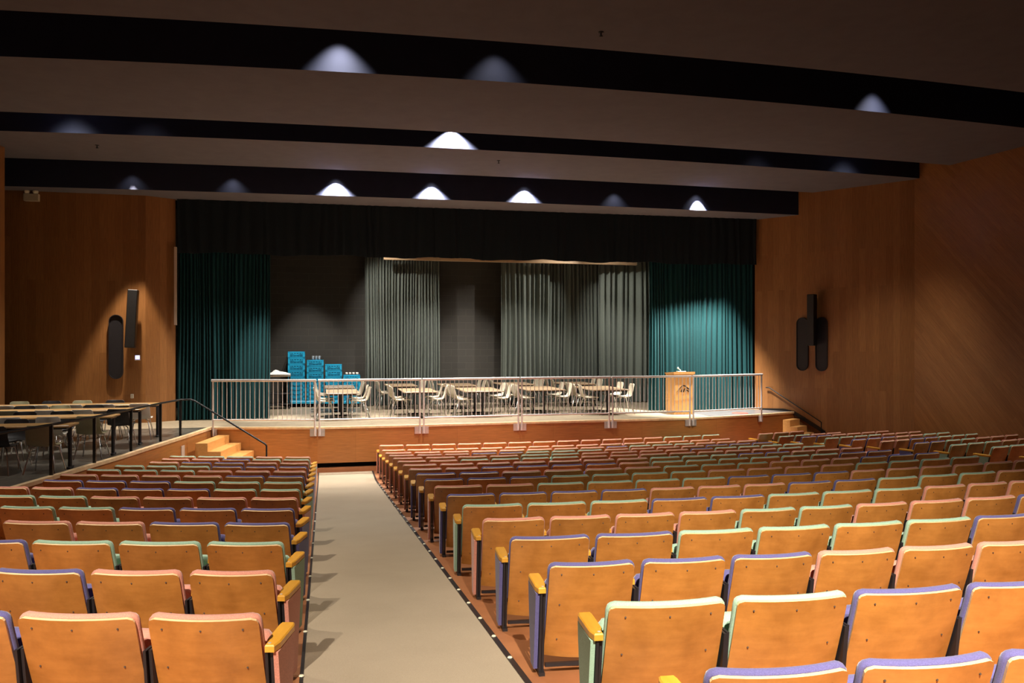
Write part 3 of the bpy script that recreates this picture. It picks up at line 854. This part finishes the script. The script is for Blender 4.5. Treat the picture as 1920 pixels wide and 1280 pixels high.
for (x, y, hs, nm) in STK:
    t = thing('rack_dolly', 'blue wheeled dolly under the %s stack of racks' % nm, 'dolly', (x, y, ST), 0, 'dollies under the blue racks')
    mb = MB(); mb.box(-.26, .26, -.26, .26, .10, .185, bev=.015); obj('platform', mb, M_blue, t)
    for sx in (-.2, .2):
        for sy in (-.2, .2):
            mb = MB(); mb.tube([(sx - .016, sy, .048), (sx + .016, sy, .048)], .048, 12); mb.box(sx - .022, sx + .022, sy - .012, sy + .012, .05, .10)
            obj('caster', mb, M_dark, t)
    z = ST + .187
    for k, h in enumerate(hs):
        o = link('dish_rack', RK[h], None, (x + random.uniform(-.006, .006), y, z), 0)
        tag(o, 'blue dish rack, %s from the bottom of the %s stack' % (ORD[k], nm), 'rack', 'blue dish racks on the stage'); z += h
    TOPS.append((x, y, z))
gl = MB(); gl.lathe([(.0, .004), (.036, .004), (.042, .125), (.038, .125), (.033, .010), (0, .010)], 14)
glm = gl.mesh('tumbler', [M_glass])
for k, dx in enumerate((-.06, .03, .12)):
    o = link('tumbler', glm, None, (TOPS[1][0] + dx, TOPS[1][1] - .15, TOPS[1][2] - .002)); tag(o, 'clear plastic tumbler on the second tallest rack stack, %s from the left' % ORD[k], 'tumbler', 'clear tumblers on the blue racks')
mg = MB(); mg.lathe([(0, 0), (.03, 0), (.036, .075), (.031, .075), (.027, .008), (0, .008)], 12); mg.tube([(.034, 0, .06), (.056, 0, .055), (.056, 0, .025), (.033, 0, .018)], .005, 6)
mgm = mg.mesh('mug', [M_white])
for k in range(4):
    o = link('mug', mgm, None, (TOPS[3][0] - .15 + .1 * k, TOPS[3][1] - .10, TOPS[3][2] + .0), -PI / 2 + .3 * k); tag(o, 'white mug on the lowest rack stack, %s from the left' % ORD[k], 'mug', 'white mugs on the blue racks')
# dark trolley with linen
t = thing('service_trolley', 'dark shelved trolley half behind the left stage curtain', 'trolley', (-1.28, 24.6, ST), 0)
for z in (.12, .42, .93):
    mb = MB(); mb.box(-.33, .33, -.24, .24, z, z + .03, bev=.006); obj('shelf', mb, M_tabletop if z > .9 else M_dark, t)
for sx in (-.3, .3):
    for sy in (-.21, .21):
        mb = MB(); mb.tube([(sx, sy, .06), (sx, sy, .94)], .016, 8); obj('post', mb, M_dark, t)
        mb = MB(); mb.tube([(sx - .014, sy, .04), (sx + .014, sy, .04)], .04, 10); obj('caster', mb, M_dark, t)
G = []
for i in range(9):
    r_ = []
    for j in range(13):
        u = j / 12; v = i / 8
        hgt = (.12 * math.exp(-((u - .32) / .22) ** 2) + .075 * math.exp(-((u - .70) / .16) ** 2) + .018 * math.sin(11 * u + 6 * v)) * math.sin(PI * v) ** .6 + .012
        r_.append((-.30 + .62 * u, -.2 + .4 * v, hgt))
    G.append(r_)
mb = MB(); mb.sheet(G, .012, .004)
tag(obj('folded_linen', mb, M_paper, None, (-1.28, 24.6, ST + .975)), 'heap of white linen on the dark trolley', 'linen')

# ------------------------------------------------------------------ shell chairs and tables
def chair_proto():
    prof = [(.205, .395, .17), (.19, .412, .185), (.10, .405, .20), (-.02, .395, .205), (-.12, .405, .20), (-.175, .445, .195), (-.205, .52, .19), (-.228, .62, .188), (-.245, .69, .178), (-.252, .715, .15)]
    G = []
    for (y, z, hw) in prof:
        r_ = []
        for j in range(9):
            u = -1 + 2 * j / 8
            r_.append((u * hw, y + (.035 * u * u if z > .43 else 0), z + (.022 * u * u if z < .43 else 0)))
        G.append(r_)
    b = MB(); b.sheet(G, .010, .004)
    shell = b
    legs = []
    for sx in (-1, 1):
        for (y0, y1) in ((.13, .21), (-.11, -.21)):
            l = MB(); l.tube([(sx * .10, y0 * .6, .388), (sx * .145, y0, .375), (sx * .215, y1, 0.0)], .0105, 8); legs.append(l)
    return shell, legs
_sh, _lg = chair_proto()
SHELL = {}
for nm, m in (('ivory', M_ivory), ('olive', M_olive), ('black', M_blackplastic), ('white', M_white)): SHELL[nm] = _sh.mesh('seat_shell', [m])
LEGM = [l.mesh('leg', [M_chrome]) for l in _lg]
def chair(col, x, y, z, rz, label, group, k=1.0):
    t = thing('shell_chair', label, 'chair', (x, y, z), rz, group); t.scale = (k, k, k)
    link('seat_shell', SHELL[col], t)
    for m in LEGM: link('leg', m, t)
    return t
def table(x0, x1, y0, y1, z, label, group, h=.68, along='y'):
    t = thing('table', label, 'table', ((x0 + x1) / 2, (y0 + y1) / 2, z), 0, group)
    wx, wy = (x1 - x0) / 2, (y1 - y0) / 2
    mb = MB(); mb.box(-wx, wx, -wy, wy, h - .028, h, bev=.006); top = obj('tabletop', mb, M_tabletop if along == 'y' else M_longtable, t)
    mb = MB(); mb.box(-wx + .05, wx - .05, -wy + .05, wy - .05, h - .06, h - .028); obj('apron', mb, M_dark, t)
    for s_ in (-1, 1):
        mb = MB()
        if along == 'y':
            yy = s_ * wy * .62; mb.tube([(0, yy, .03), (0, yy, h - .05)], .03, 8); mb.box(-wx * .45, wx * .45, yy - .03, yy + .03, 0, .035, bev=.01)
        else:
            xx = s_ * (wx - .06); mb.tube([(xx, 0, .03), (xx, 0, h - .05)], .03, 8); mb.box(xx - .03, xx + .03, -wy * .4, wy * .4, 0, .035, bev=.01)
        obj('leg', mb, M_dark, t)
    return t
FT = [(.44, 20.35, .80, 1.75, 2, 2), (2.36, 20.45, .86, 1.75, 2, 2), (3.98, 20.40, 1.0, 1.8, 3, 2), (5.68, 20.60, 1.0, 1.8, 3, 2), (7.34, 20.30, 1.0, 1.8, 3, 2)]
RT = [(.42, 22.75, .80, 1.4), (2.16, 23.3, .86, 1.3), (3.78, 23.0, 1.0, 1.4), (5.56, 23.3, 1.0, 1.3), (7.40, 23.2, 1.0, 1.3)]
rr = random.Random(11)
POS = {2: ['nearest', 'farther'], 3: ['nearest', 'middle', 'farthest']}
for row, lst in (('front', FT), ('rear', RT)):
    for i, e in enumerate(lst):
        x, y0, wd, ln = e[:4]
        table(x - wd / 2, x + wd / 2, y0, y0 + ln, ST, 'tan laminate table on the stage, %s in the %s line counting from the racks' % (ORD[i], row), 'tables on the stage')
        nl, nr = (e[4], e[5]) if row == 'front' else (2, 2)
        for sd, n in (('left', nl), ('right', nr)):
            for k in range(n):
                yy = y0 + ln * (k + .5) / n + rr.uniform(-.04, .04)
                off = wd / 2 + rr.uniform(.0, .05)
                sx = -1 if sd == 'left' else 1
                chair('ivory', x + sx * off, yy, ST, (-PI / 2 if sd == 'left' else PI / 2) + rr.uniform(-.12, .12),
                      'ivory chair %s on the %s of the %s %s stage table from the racks' % (POS[n][k], sd, ORD[i], row), 'ivory chairs on the stage', 1.12)
# platform: four long tables with chairs on both sides
PT = [(17.9, -3.26, -6.5), (16.6, -3.33, -6.2), (15.2, -3.47, -5.8), (13.7, -3.73, -5.3)]
NC = [-3.56, -3.63, -3.77, -4.03]
colsN = [['white', 'white', 'white', 'white', 'white'], ['black', 'white', 'white', 'olive'], ['olive', 'white', 'white', 'olive'], ['olive', 'black', 'white']]
for i, (y, xr, xl) in enumerate(PT):
    wh = ['closest to the stage', 'second from the stage', 'third from the stage', 'farthest from the stage'][i]
    table(xl, xr, y - .26, y + .26, ST, 'long tan table on the platform, %s' % wh, 'long tables on the platform', along='x')
    for k, cc in enumerate(colsN[i]):
        x = NC[i] - .60 * k
        chair(cc, x, y - .36, ST, rr.uniform(-.1, .1), '%s chair, %s from the railing, near side of platform table %s' % (cc, ORD[k], wh), 'chairs along the platform tables')
        if x + .3 < xr - .05:
            cf = 'black' if k % 2 else ('olive' if i < 2 else 'black')
            chair(cf, x + .1 - .2 * (k > 0), y + .36, ST, PI + rr.uniform(-.1, .1), '%s chair, %s from the railing, far side of platform table %s' % (cf, ORD[k], wh), 'chairs along the platform tables')

# ------------------------------------------------------------------ platform railing with stair handrail
t = thing('platform_railing', 'black pipe railing along the platform edge running down the wooden steps', 'railing', (0, 0, 0))
pz = ST + .74
line = [(-5.2, 7.9), (-4.62, 10.2), (-4.22, 11.6), (-3.84, 12.99), (-3.56, 14.15), (-3.33, 15.6), (-3.10, 17.0), (-2.89, 17.95)]
mb = MB(); mb.tube([(x, y, pz) for x, y in line] + [(-2.70, 18.02, pz), (-2.60, 17.92, pz - .03), (-1.20, 17.72, Wz(-2.13)), (-1.17, 17.71, Wz(-2.17)), (-1.17, 17.71, 0.005)], .020, 8)
obj('handrail', mb, M_black, t)
for x, y in line:
    mb = MB(); mb.box(x - .022, x + .022, y - .022, y + .022, ST, pz); obj('post', mb, M_black, t)
# steps at the platform
def steps(name, label, polys):
    t = thing(name, label, 'steps', (0, 0, 0))
    for k, (pl, z) in enumerate(polys):
        mb = MB(); mb.prism(pl, 0.0, z); obj('step', mb, M_step, t)
    return t
e = Vector((.177, .984)); u = Vector((.984, -.177)); O = Vector((-2.665, 17.98))
def stage_y(x):
    for (a, b) in zip(front, front[1:]):
        if a[0] <= x <= b[0]: return a[1] + (b[1] - a[1]) * (x - a[0]) / (b[0] - a[0])
    return 19.5
pl = []
offs = [0.06, .31, .58, .87, 1.16, 1.44]
for k in range(1, 6):
    a = O + u * offs[k - 1]; b = O + u * offs[k]
    def back(p):
        q = Vector(p)
        for _ in range(200):
            if q.y >= stage_y(q.x) - .06: break
            q = q + e * .01
        return q
    c = back(b); d_ = back(a)
    pl.append(([tuple(a), tuple(b), tuple(c), tuple(d_)], ST - .172 * k))
steps('stage_steps', 'light wooden steps from the floor up to the platform corner', pl)
wu = Vector((math.sin(math.radians(33.5)), -math.cos(math.radians(33.5)))); wv = Vector((-wu.y, wu.x)) * -1
wv = Vector((-math.cos(math.radians(33.5)), -math.sin(math.radians(33.5))))
Q0 = Vector((12.60, 20.22)) + wv * .05
pl = []
for k in range(1, 6):
    a = Q0 + wu * (.20 * (k - 1)); b = Q0 + wu * (.20 * k)
    pl.append(([tuple(a + wv * .60), tuple(b + wv * .60), tuple(b), tuple(a)], ST - .172 * k))
steps('stage_steps', 'wooden steps beside the veneer wall at the right end of the stage', pl)

# ------------------------------------------------------------------ things on the right wall
def wallpt(px, py, off=0.0):
    tn = math.tan(TH + math.atan((px - 960) / F)); k = math.tan(math.radians(33.5))
    y = (P0[0] + k * P0[1]) / (tn + k); x = tn * y
    d = x * math.sin(TH) + y * math.cos(TH); z = EYE - (py - 640) * d / F
    return Vector((x + wv.x * off, y + wv.y * off, z))
t = thing('wall_handrail', 'thin dark handrail on the veneer wall above the right steps', 'handrail', (0, 0, 0))
a, b, c = wallpt(1438, 726, .07), wallpt(1444, 726, .07), wallpt(1542, 791, .07)
mb = MB(); mb.tube([a, b, c, Vector((c.x, c.y, 0.005))], .017, 8); obj('rail', mb, M_black, t)
for p in (b.lerp(c, .15), b.lerp(c, .75)):
    mb = MB(); mb.tube([p, p - Vector((wv.x, wv.y, 0)) * .068], .008, 6); obj('bracket', mb, M_black, t)
sb = MB()
path = [wallpt(1425, 768), wallpt(1470, 769), wallpt(1490, 774), wallpt(1548, 811)]
G0 = []
for p in path:
    for (o, dz) in ((.005, -.05), (.045, -.05), (.045, .05), (.005, .05)): G0.append((p.x + wv.x * o, p.y + wv.y * o, p.z + dz))
sb.add(G0, [(i * 4 + k, i * 4 + (k + 1) % 4, (i + 1) * 4 + (k + 1) % 4, (i + 1) * 4 + k) for i in range(3) for k in range(4)] + [(0, 1, 2, 3), (15, 14, 13, 12)])
struct('trim_stringer', sb, M_black)

def capsule_poly(wd, h, n=10):
    r = wd / 2; P = []
    for k in range(n + 1): a = PI * k / n; P.append((r * math.cos(a), h / 2 - r + r * math.sin(a)))
    for k in range(n + 1): a = PI + PI * k / n; P.append((r * math.cos(a), -h / 2 + r + r * math.sin(a)))
    return P
def capsule(pos, rz, wd, h, label, group=None):
    """dark oval wall grille: rim ring standing off the wall, mesh face set back"""
    t = thing('wall_grille', label, 'grille', pos, rz, group)
    P = capsule_poly(wd, h); Q = capsule_poly(wd - .03, h - .03); n = len(P)
    mb = MB()
    vs = [(x, 0, z) for x, z in P] + [(x, -.045, z) for x, z in P] + [(x, -.045, z) for x, z in Q] + [(x, -.012, z) for x, z in Q]
    mb.add(vs, [(r * n + k, r * n + (k + 1) % n, (r + 1) * n + (k + 1) % n, (r + 1) * n + k) for r in range(3) for k in range(n)])
    obj('rim', mb, M_dark, t)
    mb = MB(); mb.add([(x, -.014, z) for x, z in Q], [tuple(range(n))]); mb.add([(x, -.006, z) for x, z in Q], [tuple(range(n))[::-1]])
    obj('mesh_face', mb, M_dark, t)
def speaker(pos, rz, label, wd=.20, h=1.38, tilt=0.0, bx=0.0):
    t = thing('column_speaker', label, 'speaker', pos, rz)
    R = Matrix.Rotation(tilt, 4, 'Y')
    mb = MB(); mb.box(-wd / 2, wd / 2, -.36, -.16, -h / 2, h / 2, M=R, bev=.012); obj('cabinet', mb, M_black, t)
    mb = MB(); mb.box(-wd / 2 + .012, wd / 2 - .012, -.366, -.359, -h / 2 + .02, h / 2 - .02, M=R); obj('grille', mb, M_blackplastic, t)
    for z in (-.3, .3):
        mb = MB(); mb.box(bx - .03, bx + .03, -.17, 0, z - .03, z + .03); obj('bracket', mb, M_black, t)
rzR = math.atan2(wu.y, wu.x)
speaker(wallpt(1530, 600, .0), rzR, 'slim black column speaker on the right veneer wall', bx=-.068)
capsule(wallpt(1505, 645, .0), rzR, .33, 1.46, 'dark oval grille on the right wall, on the stage side of the speaker', 'oval grilles on the right wall')
capsule(wallpt(1541, 645, .0), rzR, .33, 1.46, 'dark oval grille on the right wall, on the seat side of the speaker', 'oval grilles on the right wall')
# alcove wall
def alcpt(px, py, y=20.95):
    tn = math.tan(TH + math.atan((px - 960) / F)); x = tn * y; d = x * math.sin(TH) + y * math.cos(TH)
    return Vector((x, y, EYE - (py - 640) * d / F))
speaker(alcpt(252, 598), 0, 'tilted black column speaker on the left alcove wall', .22, 1.36, math.radians(3))
capsule(alcpt(218, 650), 0, .32, 1.52, 'dark oval grille on the left alcove wall beside the speaker')
p = alcpt(258, 670); t = thing('wall_switch', 'small glowing blue-white panel below the left speaker', 'switch', p)
mb = MB(); mb.box(-.06, .06, -.02, 0, -.07, .06, bev=.004); obj('plate', mb, M_white, t)
mb = MB(); mb.box(-.045, .045, -.024, -.0195, -.04, .045); obj('lit_screen', mb, M_blueled, t)
p = alcpt(284, 742, 20.95); p.x = -4.45
t = thing('wall_socket', 'small white socket low on the left alcove wall', 'socket', (p.x, 20.96, p.z))
mb = MB(); mb.box(-.035, .035, -.012, 0, -.05, .05, bev=.003); obj('plate', mb, M_white, t)
mb = MB(); mb.box(-.018, .018, -.014, -.011, .008, .034); mb.box(-.018, .018, -.014, -.011, -.034, -.008); obj('outlet', mb, M_beige, t)
p = alcpt(61, 369); t = thing('emergency_light', 'beige twin-head emergency light high on the left alcove wall', 'light', p)
mb = MB(); mb.box(-.16, .16, -.12, 0, -.11, .06, bev=.01); obj('housing', mb, M_beige, t)
for sx in (-.09, .09):
    mb = MB(); mb.lathe([(0, 0), (.05, .01), (.062, .05), (.05, .085), (0, .1)], 12, 0, (sx, -.08, .06)); obj('lamp_head', mb, M_lamp, t)
# pale plate on the platform front near the steps
def platpt(py_y): return None
a = Vector(plat[3]); b = Vector(plat[4]); f_ = .86; q = a.lerp(b, f_)
t = obj('vent_plate', None or (lambda m: (m.box(-.09, .09, -.012, 0, -.18, .18, bev=.004), m)[1])(MB()), M_sign, None, (q.x + .0, q.y, ST - .36), math.atan2(b.y - a.y, b.x - a.x))
tag(t, 'pale rectangular plate on the platform front next to the wooden steps', 'plate')
mb = MB(); mb.lathe([(0, .012), (.2, .012), (.22, 0), (0, 0)], 20)
tag(obj('floor_mat', mb, M_red, None, (10.95, 20.15, ST + .004)), 'flat red round mat on the stage floor right of the lectern', 'mat')
# sprinkler heads under the ceiling panels
for (px, py, z, lab) in ((1127, 60, 4.40, 'tiny dark sprinkler head on the nearest ceiling panel'), (935, 301, 4.05, 'tiny dark sprinkler head near the middle of the third ceiling panel'), (182, 272, 4.05, 'tiny dark sprinkler head near the left end of the third ceiling panel')):
    d = F * z / (640 - py); l = (px - 960) / F * d
    x = d * math.sin(TH) + l * math.cos(TH); y = d * math.cos(TH) - l * math.sin(TH)
    mb = MB(); mb.lathe([(0, -.07), (.03, -.065), (.032, -.06), (.01, -.055), (.012, -.01), (.04, -.008), (.042, 0), (0, 0)], 10)
    tag(obj('sprinkler_head', mb, M_black, None, (x, y, Wz(z))), lab, 'sprinkler')
